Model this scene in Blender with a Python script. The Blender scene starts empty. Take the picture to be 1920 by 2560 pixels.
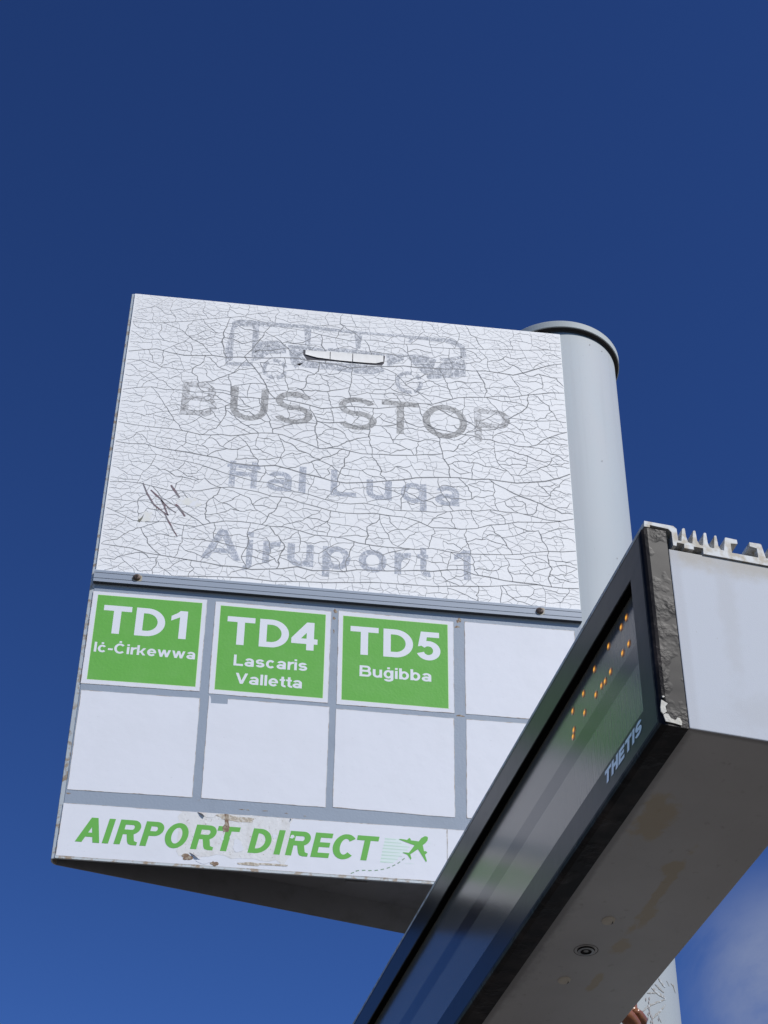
import bpy, bmesh, math, random
from mathutils import Vector, Matrix

# ------------------------------------------------------------------ camera, sky, sun, exposure
scene = bpy.context.scene
C = scene.collection
Z0 = 2.98                       # height of the sign's lower edge above the ground
cam_d = bpy.data.cameras.new('camera')
cam = bpy.data.objects.new('camera', cam_d); C.objects.link(cam); scene.camera = cam
cam_d.sensor_fit = 'VERTICAL'; cam_d.sensor_height = 36.0; cam_d.sensor_width = 27.0
cam_d.lens = 4634.5 / 2560 * 36
cam_d.clip_start = 0.05; cam_d.clip_end = 5000
PITCH, ROLL, YAW = 0.7108, 0.0120, 0.1141
fwd = Vector((math.sin(YAW)*math.cos(PITCH), math.cos(YAW)*math.cos(PITCH), math.sin(PITCH)))
rgt = Vector((math.cos(YAW), -math.sin(YAW), 0)); upv = rgt.cross(fwd)
cr, sr = math.cos(ROLL), math.sin(ROLL)
r2 = cr*rgt + sr*upv; u2 = -sr*rgt + cr*upv
M = Matrix((r2, u2, -fwd)).transposed().to_4x4()
M.translation = Vector((0.2135, -2.5111, -1.4287 + Z0))
cam.matrix_world = M

SUN_EL, SUN_AZ = math.radians(46), math.radians(43)      # azimuth to the right of the sign's normal
sun_dir = Vector((math.sin(SUN_AZ)*math.cos(SUN_EL), -math.cos(SUN_AZ)*math.cos(SUN_EL), math.sin(SUN_EL)))
world = bpy.data.worlds.new('World'); scene.world = world; world.use_nodes = True
nt = world.node_tree; nt.nodes.clear()
def N(tree, typ, **kw):
    n = tree.nodes.new(typ)
    for k, v in kw.items():
        if k in n.inputs: n.inputs[k].default_value = v
        else: setattr(n, k, v)
    return n
sky = N(nt, 'ShaderNodeTexSky', sky_type='NISHITA', sun_disc=False, sun_elevation=SUN_EL,
        sun_rotation=math.pi - SUN_AZ, air_density=1.0, dust_density=0.0, ozone_density=6.0, altitude=0)
gm = N(nt, 'ShaderNodeGamma', Gamma=1.7)                  # the deep, contrasty blue of a clear dry day
nt.links.new(sky.outputs[0], gm.inputs['Color'])
ml = N(nt, 'ShaderNodeMixRGB', blend_type='MULTIPLY'); ml.inputs['Fac'].default_value = 1; ml.inputs['Color2'].default_value = (.43, .405, .42, 1)
nt.links.new(gm.outputs[0], ml.inputs['Color1'])
hs = N(nt, 'ShaderNodeMixRGB', blend_type='DARKEN'); hs.inputs['Fac'].default_value = 1; hs.inputs['Color2'].default_value = (5.0, 5.6, 6.5, 1)
nt.links.new(ml.outputs[0], hs.inputs['Color1'])
bg = N(nt, 'ShaderNodeBackground', Strength=0.1); out = N(nt, 'ShaderNodeOutputWorld')
# thin cloud low in the sky behind the display
tc = N(nt, 'ShaderNodeTexCoord')
cn = N(nt, 'ShaderNodeTexNoise', Scale=9.0, Detail=7.0, Roughness=0.58, Distortion=0.5)
nt.links.new(tc.outputs['Generated'], cn.inputs['Vector'])
cd = N(nt, 'ShaderNodeVectorMath', operation='DISTANCE')
cd.inputs[1].default_value = (0.317, 0.843, 0.435)
nt.links.new(tc.outputs['Generated'], cd.inputs[0])
m1 = N(nt, 'ShaderNodeMapRange'); m1.interpolation_type = 'SMOOTHSTEP'
for i, v in ((1, 0.012), (2, 0.080), (3, 1.0), (4, 0.0)): m1.inputs[i].default_value = v
nt.links.new(cd.outputs['Value'], m1.inputs[0])
m2 = N(nt, 'ShaderNodeMapRange'); m2.interpolation_type = 'SMOOTHSTEP'
for i, v in ((1, 0.38), (2, 0.66), (3, 0.0), (4, 0.8)): m2.inputs[i].default_value = v
nt.links.new(cn.outputs['Fac'], m2.inputs[0])
mm = N(nt, 'ShaderNodeMath', operation='MULTIPLY')
nt.links.new(m1.outputs[0], mm.inputs[0]); nt.links.new(m2.outputs[0], mm.inputs[1])
cmix = N(nt, 'ShaderNodeMixRGB'); cmix.inputs['Color2'].default_value = (2.75, 3.2, 4.5, 1)
nt.links.new(mm.outputs[0], cmix.inputs['Fac']); nt.links.new(hs.outputs[0], cmix.inputs['Color1'])
nt.links.new(cmix.outputs[0], bg.inputs['Color']); nt.links.new(bg.outputs[0], out.inputs['Surface'])

sl = bpy.data.lights.new('sun', 'SUN'); sl.energy = 4.2; sl.angle = math.radians(0.53); sl.color = (1.0, 0.975, 0.94)
so = bpy.data.objects.new('sun', sl); C.objects.link(so)
so.rotation_euler = sun_dir.to_track_quat('Z', 'Y').to_euler(); so.location = (0, 0, 20)
scene.view_settings.view_transform = 'Standard'; scene.view_settings.look = 'None'
scene.view_settings.exposure = 0.0; scene.view_settings.gamma = 1.0

# ------------------------------------------------------------------ materials
def mat(name, col, rough=0.5, metal=0.0, spec=0.5, ior=1.5, noise=None, bump=None, coat=0.0, emit=None, strength=0.0):
    """noise: list of (scale, (sx,sy,sz), lo, hi, colour, amount, detail) layers mixed over the base colour"""
    m = bpy.data.materials.new(name); m.use_nodes = True
    t = m.node_tree; b = t.nodes['Principled BSDF']
    b.inputs['Base Color'].default_value = (*col, 1); b.inputs['Roughness'].default_value = rough
    b.inputs['Metallic'].default_value = metal; b.inputs['IOR'].default_value = ior
    b.inputs['Specular IOR Level'].default_value = spec; b.inputs['Coat Weight'].default_value = coat
    if coat: b.inputs['Coat Roughness'].default_value = 0.12
    if emit: b.inputs['Emission Color'].default_value = (*emit, 1); b.inputs['Emission Strength'].default_value = strength
    co = N(t, 'ShaderNodeTexCoord'); last = None
    for (sc, st, lo, hi, c2, amt, det) in (noise or []):
        mp = N(t, 'ShaderNodeMapping'); mp.inputs['Scale'].default_value = st
        t.links.new(co.outputs['Object'], mp.inputs['Vector'])
        nz = N(t, 'ShaderNodeTexNoise', Scale=sc, Detail=det, Roughness=0.6)
        t.links.new(mp.outputs[0], nz.inputs['Vector'])
        r = N(t, 'ShaderNodeMapRange')
        for i, v in ((1, lo), (2, hi), (3, 0.0), (4, amt)): r.inputs[i].default_value = v
        t.links.new(nz.outputs['Fac'], r.inputs[0])
        mx = N(t, 'ShaderNodeMixRGB'); mx.inputs['Color2'].default_value = (*c2, 1)
        t.links.new(r.outputs[0], mx.inputs['Fac'])
        if last: t.links.new(last.outputs[0], mx.inputs['Color1'])
        else: mx.inputs['Color1'].default_value = (*col, 1)
        last = mx
    if last: t.links.new(last.outputs[0], b.inputs['Base Color'])
    if bump:
        sc, st, dist, det = bump
        mp = N(t, 'ShaderNodeMapping'); mp.inputs['Scale'].default_value = st
        t.links.new(co.outputs['Object'], mp.inputs['Vector'])
        nz = N(t, 'ShaderNodeTexNoise', Scale=sc, Detail=det)
        t.links.new(mp.outputs[0], nz.inputs['Vector'])
        bp = N(t, 'ShaderNodeBump', Strength=1.0, Distance=dist)
        t.links.new(nz.outputs['Fac'], bp.inputs['Height']); t.links.new(bp.outputs[0], b.inputs['Normal'])
    return m

ONE = (1, 1, 1)
def spots(m, places, col, amt, nsc=40, ragged=0.9, hard=0.35, dent=0.0):
    """stains (or shallow dents) with a shape of their own: places = [(centre, radii)] in the object's own axes"""
    t = m.node_tree; b = t.nodes['Principled BSDF']; co = N(t, 'ShaderNodeTexCoord')
    nz = N(t, 'ShaderNodeTexNoise', Scale=nsc, Detail=5.0, Roughness=0.6); t.links.new(co.outputs['Object'], nz.inputs['Vector'])
    nn = N(t, 'ShaderNodeMath', operation='MULTIPLY_ADD'); nn.inputs[1].default_value = -2*ragged; nn.inputs[2].default_value = ragged
    t.links.new(nz.outputs['Fac'], nn.inputs[0])
    tot = None
    for c, r in places:
        mp = N(t, 'ShaderNodeMapping'); mp.vector_type = 'POINT'
        mp.inputs['Scale'].default_value = [1/k for k in r]; mp.inputs['Location'].default_value = [-c[k]/r[k] for k in range(3)]
        t.links.new(co.outputs['Object'], mp.inputs['Vector'])
        ln = N(t, 'ShaderNodeVectorMath', operation='LENGTH'); t.links.new(mp.outputs[0], ln.inputs[0])
        ad = N(t, 'ShaderNodeMath', operation='ADD'); t.links.new(ln.outputs['Value'], ad.inputs[0]); t.links.new(nn.outputs[0], ad.inputs[1])
        r_ = N(t, 'ShaderNodeMapRange'); r_.interpolation_type = 'SMOOTHSTEP'
        for i, v in ((1, 1-hard), (2, 1+hard), (3, amt), (4, 0.0)): r_.inputs[i].default_value = v
        t.links.new(ad.outputs[0], r_.inputs[0])
        if tot is None: tot = r_.outputs[0]
        else:
            mx = N(t, 'ShaderNodeMath', operation='MAXIMUM'); t.links.new(tot, mx.inputs[0]); t.links.new(r_.outputs[0], mx.inputs[1]); tot = mx.outputs[0]
    if dent:
        bp = N(t, 'ShaderNodeBump', Strength=1.0, Distance=dent); t.links.new(tot, bp.inputs['Height'])
        if b.inputs['Normal'].links: t.links.new(b.inputs['Normal'].links[0].from_socket, bp.inputs['Normal'])
        t.links.new(bp.outputs[0], b.inputs['Normal']); return
    mx = N(t, 'ShaderNodeMixRGB'); mx.inputs['Color2'].default_value = (*col, 1); t.links.new(tot, mx.inputs['Fac'])
    if b.inputs['Base Color'].links: t.links.new(b.inputs['Base Color'].links[0].from_socket, mx.inputs['Color1'])
    else: mx.inputs['Color1'].default_value = b.inputs['Base Color'].default_value
    t.links.new(mx.outputs[0], b.inputs['Base Color'])
WHITE = (0.77, 0.78, 0.82)
m_vinyl = mat('cracked_white_vinyl', (0.85, 0.845, 0.835), 0.55, noise=[(7, ONE, .45, .75, (0.76, 0.745, 0.73), 0.5, 4), (90, (1, 1, 3), .55, .75, (0.70, 0.70, 0.72), 0.5, 3)],
              bump=(160, (1, 1, 1.6), 0.0002, 3))
m_crack = mat('crack_grey', (0.26, 0.26, 0.262), 0.8)
m_hair = mat('hairline_grey', (0.44, 0.44, 0.44), 0.8)
m_grey = mat('grey_backing_sheet', (0.30, 0.345, 0.405), 0.4, noise=[(14, ONE, .5, .8, (0.25, 0.285, 0.33), 0.7, 5), (45, ONE, .66, .76, (0.30, 0.22, 0.16), 0.45, 5)],
             bump=(260, ONE, 0.0002, 2))
m_shell = mat('grey_painted_shell', (0.42, 0.47, 0.51), 0.4, noise=[(20, ONE, .5, .8, (0.35, 0.39, 0.42), 0.6, 4)])
m_edge = mat('weathered_edge', (0.52, 0.56, 0.575), 0.5, noise=[(60, ONE, .49, .60, (0.30, 0.19, 0.085), 0.8, 6), (30, ONE, .55, .7, (0.6, 0.62, 0.58), 0.6, 4)])
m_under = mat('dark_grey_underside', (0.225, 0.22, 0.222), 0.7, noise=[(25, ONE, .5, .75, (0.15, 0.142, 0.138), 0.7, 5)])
m_pole = mat('grey_painted_pole', (0.355, 0.385, 0.40), 0.45, spec=0.3, noise=[(9, (1, 1, .4), .45, .75, (0.375, 0.385, 0.395), 0.8, 4), (55, (1, 1, .03), .52, .75, (0.325, 0.345, 0.355), 0.6, 4), (160, ONE, .70, .74, (0.28, 0.30, 0.32), 0.5, 2)],
             bump=(500, ONE, 0.00012, 2))
m_capshade = mat('painted_cap_shade', (0.035, 0.033, 0.032), 0.8)
m_cap = mat('pale_grey_cap', (0.42, 0.45, 0.45), 0.65, spec=0.2, noise=[(18, ONE, .5, .75, (0.43, 0.45, 0.44), 0.8, 5)])
m_alu = mat('anodised_aluminium', (0.31, 0.35, 0.40), 0.38, metal=0.0, spec=0.8, noise=[(30, (.3, 1, 6), .4, .7, (0.345, 0.385, 0.435), 0.7, 4)])
m_groove_shade = mat('groove_dark_and_rail_shade', (0.055, 0.06, 0.07), 0.7)
m_screw = mat('rusty_screw', (0.10, 0.065, 0.052), 0.6, noise=[(300, ONE, .45, .65, (0.15, 0.09, 0.06), 0.7, 3)], bump=(500, ONE, 0.0006, 3))
m_black = mat('black_hole', (0.006, 0.005, 0.005), 0.8)
m_rusthalo = mat('rust_bleed', (0.40, 0.34, 0.22), 0.6, noise=[(200, ONE, .4, .65, (0.33, 0.37, 0.41), 1.0, 3)])
m_green = mat('green_vinyl', (0.155, 0.445, 0.068), 0.3, noise=[(26, ONE, .45, .8, (0.19, 0.47, 0.10), 0.7, 5)], bump=(220, ONE, 0.00025, 3))
m_gtext = mat('green_print', (0.150, 0.45, 0.07), 0.35)
m_pale = mat('pale_green_print', (0.56, 0.71, 0.60), 0.4)
m_paler = mat('pale_green_wash', (0.70, 0.785, 0.75), 0.4)
m_slot = mat('slot_shadow_gap', (0.085, 0.08, 0.09), 0.8)
m_sedge = mat('sticker_edge_grime', (0.66, 0.64, 0.62), 0.6, noise=[(60, ONE, .46, .62, (0.36, 0.27, 0.19), 0.9, 5)])
m_dash = mat('grey_green_dash', (0.25, 0.37, 0.25), 0.4)
m_lime = mat('lime_print_edge', (0.62, 0.80, 0.42), 0.4)
m_white = mat('white_vinyl', (0.755, 0.76, 0.795), 0.34, noise=[(11, ONE, .45, .8, (0.715, 0.72, 0.745), 0.7, 4), (240, ONE, .71, .75, (0.55, 0.55, 0.56), 0.4, 2)],
              bump=(48, ONE, 0.00030, 6))
m_wletter = mat('white_print', (0.77, 0.78, 0.81), 0.35)
m_torn = mat('torn_sticker_backing', (0.70, 0.695, 0.69), 0.7, noise=[(55, (1, 1, .45), .50, .72, (0.58, 0.555, 0.52), 0.7, 6), (130, ONE, .58, .66, (0.78, 0.77, 0.76), 0.8, 5), (240, ONE, .64, .69, (0.30, 0.25, 0.19), 0.6, 4)],
             bump=(170, ONE, 0.0004, 4))
m_grime = mat('dried_glue', (0.45, 0.385, 0.30), 0.8, noise=[(220, ONE, .45, .6, (0.62, 0.58, 0.51), 1.0, 6)], bump=(250, ONE, 0.001, 4))
m_rust = mat('brown_rust', (0.20, 0.125, 0.08), 0.8, noise=[(260, ONE, .45, .6, (0.38, 0.32, 0.24), 1.0, 5)])
m_curl = mat('curled_vinyl', (0.42, 0.40, 0.39), 0.6)
m_cream = mat('cream_peeled_paint', (0.82, 0.80, 0.755), 0.5, noise=[(60, ONE, .5, .7, (0.78, 0.75, 0.69), 0.7, 4)])
m_stain = mat('cream_stain', (0.755, 0.74, 0.68), 0.6, noise=[(70, ONE, .45, .6, (0.77, 0.77, 0.79), 1.0, 5)])
m_mark = mat('marker_scratch', (0.20, 0.185, 0.195), 0.6, noise=[(60, ONE, .45, .62, (0.15, 0.045, 0.06), 0.9, 3)])
m_olive = mat('olive_scrape', (0.17, 0.165, 0.13), 0.7)
m_polescr = mat('pole_scratch', (0.29, 0.27, 0.24), 0.7, noise=[(200, ONE, .45, .6, (0.42, 0.45, 0.47), 1.0, 3)])
m_poledot = mat('pole_chip', (0.30, 0.265, 0.255), 0.8)

def patchy(name, c_print, c_bare, scale, lo, hi, vein, vsc):
    """faded print: the print colour shows through worn white paint, with dark veins"""
    m = bpy.data.materials.new(name); m.use_nodes = True
    t = m.node_tree; b = t.nodes['Principled BSDF']; b.inputs['Roughness'].default_value = 0.65
    co = N(t, 'ShaderNodeTexCoord')
    nz = N(t, 'ShaderNodeTexNoise', Scale=scale, Detail=6.0, Roughness=0.7, Distortion=0.8)
    t.links.new(co.outputs['Object'], nz.inputs['Vector'])
    r = N(t, 'ShaderNodeMapRange')
    for i, v in ((1, lo), (2, hi), (3, 0.0), (4, 1.0)): r.inputs[i].default_value = v
    t.links.new(nz.outputs['Fac'], r.inputs[0])
    mx = N(t, 'ShaderNodeMixRGB'); mx.inputs['Color1'].default_value = (*c_print, 1); mx.inputs['Color2'].default_value = (*c_bare, 1)
    t.links.new(r.outputs[0], mx.inputs['Fac'])
    n2 = N(t, 'ShaderNodeTexNoise', Scale=90.0, Detail=3.0)
    t.links.new(co.outputs['Object'], n2.inputs['Vector'])
    ad = N(t, 'ShaderNodeMixRGB', blend_type='ADD'); ad.inputs['Fac'].default_value = 0.012
    t.links.new(co.outputs['Object'], ad.inputs['Color1']); t.links.new(n2.outputs['Color'], ad.inputs['Color2'])
    vo = N(t, 'ShaderNodeTexVoronoi', feature='DISTANCE_TO_EDGE', Scale=vsc)
    t.links.new(ad.outputs[0], vo.inputs['Vector'])
    r3 = N(t, 'ShaderNodeMapRange')
    for i, v in ((1, 0.02), (2, 0.09), (3, 1.0), (4, 0.0)): r3.inputs[i].default_value = v
    t.links.new(vo.outputs['Distance'], r3.inputs[0])
    m3 = N(t, 'ShaderNodeMixRGB'); m3.inputs['Color2'].default_value = (*vein, 1)
    t.links.new(r3.outputs[0], m3.inputs['Fac']); t.links.new(mx.outputs[0], m3.inputs['Color1'])
    t.links.new(m3.outputs[0], b.inputs['Base Color'])
    bp = N(t, 'ShaderNodeBump', Strength=1.0, Distance=0.0008)
    t.links.new(nz.outputs['Fac'], bp.inputs['Height']); t.links.new(bp.outputs[0], b.inputs['Normal'])
    return m
m_busstop = patchy('worn_grey_print', (0.41, 0.405, 0.395), (0.66, 0.655, 0.645), 75, .46, .68, (0.22, 0.215, 0.21), 75)
m_busfaint = patchy('paler_worn_print', (0.50, 0.495, 0.49), (0.76, 0.76, 0.765), 75, .42, .60, (0.27, 0.265, 0.26), 70)
m_faded = patchy('faded_blue_grey_print', (0.36, 0.385, 0.44), (0.82, 0.82, 0.83), 150, .50, .62, (0.55, 0.57, 0.62), 110)
m_picto = patchy('faded_pictogram_print', (0.34, 0.355, 0.385), (0.84, 0.84, 0.845), 120, .50, .60, (0.62, 0.63, 0.66), 95)

# display materials
m_frame = mat('blistered_black_paint', (0.008, 0.007, 0.007), 0.42, spec=0.10, noise=[(22, ONE, .46, .68, (0.036, 0.029, 0.027), 0.9, 6)], bump=(14, ONE, 0.0008, 2))
t_ = m_frame.node_tree; b_ = t_.nodes['Principled BSDF']; c_ = N(t_, 'ShaderNodeTexCoord')       # blisters in patches only
n1 = N(t_, 'ShaderNodeTexNoise', Scale=210.0, Detail=3.0); n2 = N(t_, 'ShaderNodeTexNoise', Scale=26.0, Detail=3.0)
for n_ in (n1, n2): t_.links.new(c_.outputs['Object'], n_.inputs['Vector'])
mr = N(t_, 'ShaderNodeMapRange')
for i_, v_ in ((1, .50), (2, .62), (3, 0.0), (4, 1.0)): mr.inputs[i_].default_value = v_
t_.links.new(n2.outputs['Fac'], mr.inputs[0])
pm = N(t_, 'ShaderNodeMath', operation='MULTIPLY'); t_.links.new(n1.outputs['Fac'], pm.inputs[0]); t_.links.new(mr.outputs[0], pm.inputs[1])
bb = N(t_, 'ShaderNodeBump', Strength=1.0, Distance=0.0008); t_.links.new(pm.outputs[0], bb.inputs['Height'])
t_.links.new(b_.inputs['Normal'].links[0].from_socket, bb.inputs['Normal']); t_.links.new(bb.outputs[0], b_.inputs['Normal'])
m_facebar = mat('smooth_black_face', (0.018, 0.018, 0.017), 0.28, spec=0.20, noise=[(40, (1, 1, .3), .55, .75, (0.03, 0.03, 0.032), 0.6, 5)], bump=(60, ONE, 0.00015, 3))
m_sheet = mat('display_cover_sheet', (0.12, 0.112, 0.098), 0.18, spec=1.0, ior=1.75, noise=[(60, (2.2, 1, .12), .5, .8, (0.14, 0.135, 0.13), 0.7, 5)], bump=(120, (3, 1, .15), 0.00008, 2))
m_strip = mat('display_joint_strip', (0.03, 0.03, 0.036), 0.17, spec=0.9)
for m_ in (m_sheet, m_strip, m_facebar): m_.node_tree.nodes['Principled BSDF'].inputs['Specular Tint'].default_value = (1.0, 0.90, 0.76, 1)
m_inner = mat('recess_black', (0.004, 0.004, 0.004), 0.9, spec=0.05)
m_letter = mat('silver_lettering', (0.86, 0.87, 0.90), 0.38, metal=0.75)
m_house = mat('light_grey_housing', (0.39, 0.378, 0.362), 0.42, noise=[(7, ONE, .4, .75, (0.325, 0.314, 0.30), 0.8, 5), (70, ONE, .62, .72, (0.22, 0.20, 0.17), 0.5, 5)], bump=(700, ONE, 0.00015, 2))
m_end = mat('pale_grey_end_plate', (0.475, 0.50, 0.55), 0.62, spec=0.2, noise=[(8, ONE, .45, .75, (0.46, 0.475, 0.50), 0.8, 4), (260, ONE, .72, .76, (0.33, 0.31, 0.29), 0.5, 2)], bump=(900, ONE, 0.00012, 2))
m_fin = mat('weathered_white_aluminium', (0.52, 0.54, 0.55), 0.55, spec=0.3, noise=[(95, ONE, .44, .60, (0.30, 0.245, 0.16), 0.8, 6), (30, ONE, .5, .7, (0.5, 0.51, 0.5), 0.6, 4)])
m_chip = mat('chipped_pale_primer', (0.52, 0.50, 0.45), 0.7, noise=[(120, ONE, .45, .65, (0.5, 0.47, 0.40), 0.9, 4)], bump=(200, ONE, 0.001, 3))
m_tan = mat('rust_water_stain', (0.285, 0.215, 0.125), 0.5, noise=[(30, ONE, .42, .62, (0.30, 0.265, 0.21), 1.0, 5)])
m_plug = mat('cream_filler_plug', (0.52, 0.48, 0.40), 0.8, bump=(150, ONE, 0.0012, 3))
m_lock = mat('dull_steel_lock', (0.25, 0.25, 0.245), 0.4, metal=0.5)
m_led = mat('amber_led', (0.4, 0.15, 0.0), 0.4, emit=(1.0, 0.46, 0.05), strength=0.95)
m_ledglow = mat('amber_led_glow', (0.20, 0.09, 0.02), 0.3, emit=(1.0, 0.42, 0.04), strength=0.32)
m_ledhalo = mat('amber_led_halo', (0.085, 0.06, 0.035), 0.2, spec=1.0, ior=1.7, emit=(1.0, 0.40, 0.04), strength=0.11)
m_brown = mat('glossy_brown_conduit', (0.20, 0.070, 0.030), 0.32, noise=[(60, ONE, .45, .7, (0.27, 0.11, 0.05), 0.8, 4)], bump=(200, ONE, 0.0003, 3))
# the display's own axes: x = -(along+.45), y = depth-.11, z = height+.3966
spots(m_house, [((.500, -.048, 0), (.040, .019, .05)), ((.535, -.060, 0), (.020, .012, .05)), ((.415, .006, 0), (.016, .012, .05)), ((.305, .018, 0), (.024, .008, .05)),
                ((.228, .014, 0), (.020, .010, .05)), ((.135, .018, 0), (.022, .006, .05)), ((.36, .012, 0), (.09, .006, .05))], (0.36, 0.265, 0.11), 0.55, 45, 1.1, .3)
spots(m_house, [((.25, -.078, 0), (.55, .006, .03)), ((.672, 0, 0), (.006, .2, .03))], (0.13, 0.125, 0.115), 0.55, 60, .5, .5)
spots(m_house, [((.27, -.080, 0), (.06, .012, .03)), ((.13, -.079, 0), (.09, .014, .03))], (0.12, 0.11, 0.10), 0.4, 90, 1.0, .7)
spots(m_end, [((.67, 0, .2295), (.1, .4, .020))], (0.36, 0.32, 0.25), 0.62, 45, .7, .6)
spots(m_end, [((.67, -.02, .17), (.1, .010, .10)), ((.67, .05, .12), (.1, .006, .14)), ((.67, .0, .03), (.1, .03, .02))], (0.42, 0.43, 0.455), 0.5, 60, 1.0, .6)
spots(m_end, [((.67, -.074, .1), (.1, .006, .2))], (0.42, 0.435, 0.47), 0.6, 30, .2, .5)
# the sign's own axes: shallow round dents in the route stickers, soft dirt on the vinyl
DENT = [((.108-.867, -.118, .457+2.98), (.021, .5, .023)), ((.318-.867, -.118, .455+2.98), (.020, .5, .022)), ((.532-.867, -.118, .463+2.98), (.024, .5, .026))]
spots(m_green, [((c[0]+.867-.867, c[1], c[2]), r) for c, r in DENT], None, 1.0, 40, .05, .5, dent=-0.004)
spots(m_wletter, DENT, None, 1.0, 40, .05, .5, dent=-0.004)
spots(m_green, [((.600-.867, -.118, .352+2.98), (.012, .5, .016)), ((.452-.867, -.118, .49+2.98), (.018, .5, .012))], (0.42, 0.66, 0.36), 0.55, 130, 1.2, .35)
spots(m_vinyl, [((.118-.867, -.118, .712+2.98), (.060, .5, .045)), ((.115-.867, -.118, .60+2.98), (.05, .5, .05)), ((.78-.867, -.118, 1.19+2.98), (.10, .5, .05)), ((.30-.867, -.118, 1.22+2.98), (.25, .5, .04))], (0.80, 0.765, 0.68), 0.45, 30, 1.1, .6)
m_ground = mat('grey_asphalt', (0.115, 0.102, 0.085), 0.9, noise=[(3, ONE, .4, .7, (0.14, 0.125, 0.105), 0.7, 6)])

# ------------------------------------------------------------------ helpers
def link(name, me, mats, parent=None, loc=None, smooth=False):
    o = bpy.data.objects.new(name, me); C.objects.link(o)
    for m in (mats if isinstance(mats, (list, tuple)) else [mats]): me.materials.append(m)
    if parent: o.parent = parent
    if loc: o.location = loc
    if smooth:
        for p in me.polygons: p.use_smooth = True
    return o
class MB:
    """collects faces with material indices, becomes ONE mesh object"""
    def __init__(s): s.v = []; s.f = []; s.mi = []
    def poly(s, pts, mi=0):
        i = len(s.v); s.v += [tuple(p) for p in pts]; s.f.append(tuple(range(i, i+len(pts)))); s.mi.append(mi)
    def mesh(s, vs, fs, mi=0):
        i = len(s.v); s.v += [tuple(p) for p in vs]
        for f in fs: s.f.append(tuple(i+k for k in f)); s.mi.append(mi)
    def box(s, lo, hi, mi=0, bev=0.0):
        bm = bmesh.new(); bmesh.ops.create_cube(bm, size=1)
        for v in bm.verts: v.co = [lo[k] + (v.co[k]+.5)*(hi[k]-lo[k]) for k in range(3)]
        if bev: bmesh.ops.bevel(bm, geom=bm.edges[:], offset=bev, segments=2, affect='EDGES', profile=0.6)
        bm.verts.index_update(); s.mesh([v.co[:] for v in bm.verts], [[v.index for v in f.verts] for f in bm.faces], mi); bm.free()
    def extrude(s, prof, t, mi=0, capmi=None):
        """prof: closed list of 3-D points, t: translation vector"""
        n = len(prof); a = [Vector(p) for p in prof]; b = [p + Vector(t) for p in a]; i = len(s.v)
        s.v += [tuple(p) for p in a+b]
        for k in range(n): s.f.append((i+k, i+(k+1) % n, i+n+(k+1) % n, i+n+k)); s.mi.append(mi)
        s.f.append(tuple(i+k for k in range(n))[::-1]); s.f.append(tuple(i+n+k for k in range(n)))
        s.mi += [mi if capmi is None else capmi]*2
    def lathe(s, rz, cx=0, cy=0, n=64, mi=0, close=True):
        i = len(s.v)
        for r, z in rz:
            for k in range(n):
                a = 2*math.pi*k/n; s.v.append((cx+r*math.cos(a), cy+r*math.sin(a), z))
        for j in range(len(rz)-1):
            for k in range(n):
                s.f.append((i+j*n+k, i+j*n+(k+1) % n, i+(j+1)*n+(k+1) % n, i+(j+1)*n+k)); s.mi.append(mi)
        if close:
            s.f.append(tuple(i+k for k in range(n))[::-1]); s.f.append(tuple(i+(len(rz)-1)*n+k for k in range(n))); s.mi += [mi, mi]
    def ribbon(s, pts, ws, place, mi=0):
        """flat strip along a 2-D polyline; place maps (x, z) to 3-D"""
        n = len(pts); L = []; R = []
        for k in range(n):
            a = pts[max(0, k-1)]; b = pts[min(n-1, k+1)]
            dx, dz = b[0]-a[0], b[1]-a[1]; l = math.hypot(dx, dz) or 1e-9
            w = ws[k]*.5; nx, nz = -dz/l*w, dx/l*w
            L.append(place(pts[k][0]+nx, pts[k][1]+nz)); R.append(place(pts[k][0]-nx, pts[k][1]-nz))
        for k in range(n-1): s.poly([R[k], R[k+1], L[k+1], L[k]], mi)
    def obj(s, name, mats, parent=None, loc=None, smooth=False, fix=True):
        me = bpy.data.meshes.new(name); me.from_pydata(s.v, [], s.f); me.update()
        for p, k in zip(me.polygons, s.mi): p.material_index = k
        if fix:
            bm = bmesh.new(); bm.from_mesh(me); bmesh.ops.recalc_face_normals(bm, faces=bm.faces[:]); bm.to_mesh(me); bm.free()
        return link(name, me, mats, parent, loc, smooth)
def thing(name, label, cat, loc, rotz=0):
    o = bpy.data.objects.new(name, None); C.objects.link(o); o.empty_display_size = 0.2
    o.location = loc; o.rotation_euler = (0, 0, rotz); o['label'] = label; o['category'] = cat
    return o
def lab(o, text): o['label'] = text; return o
def thick(mb, pts2, y0, y1, mi=0):
    """polygon in the panel plane with real thickness between y0 (back) and y1 (front)"""
    mb.extrude([(x, y0, z) for x, z in pts2], (0, y1-y0, 0), mi)

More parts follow.
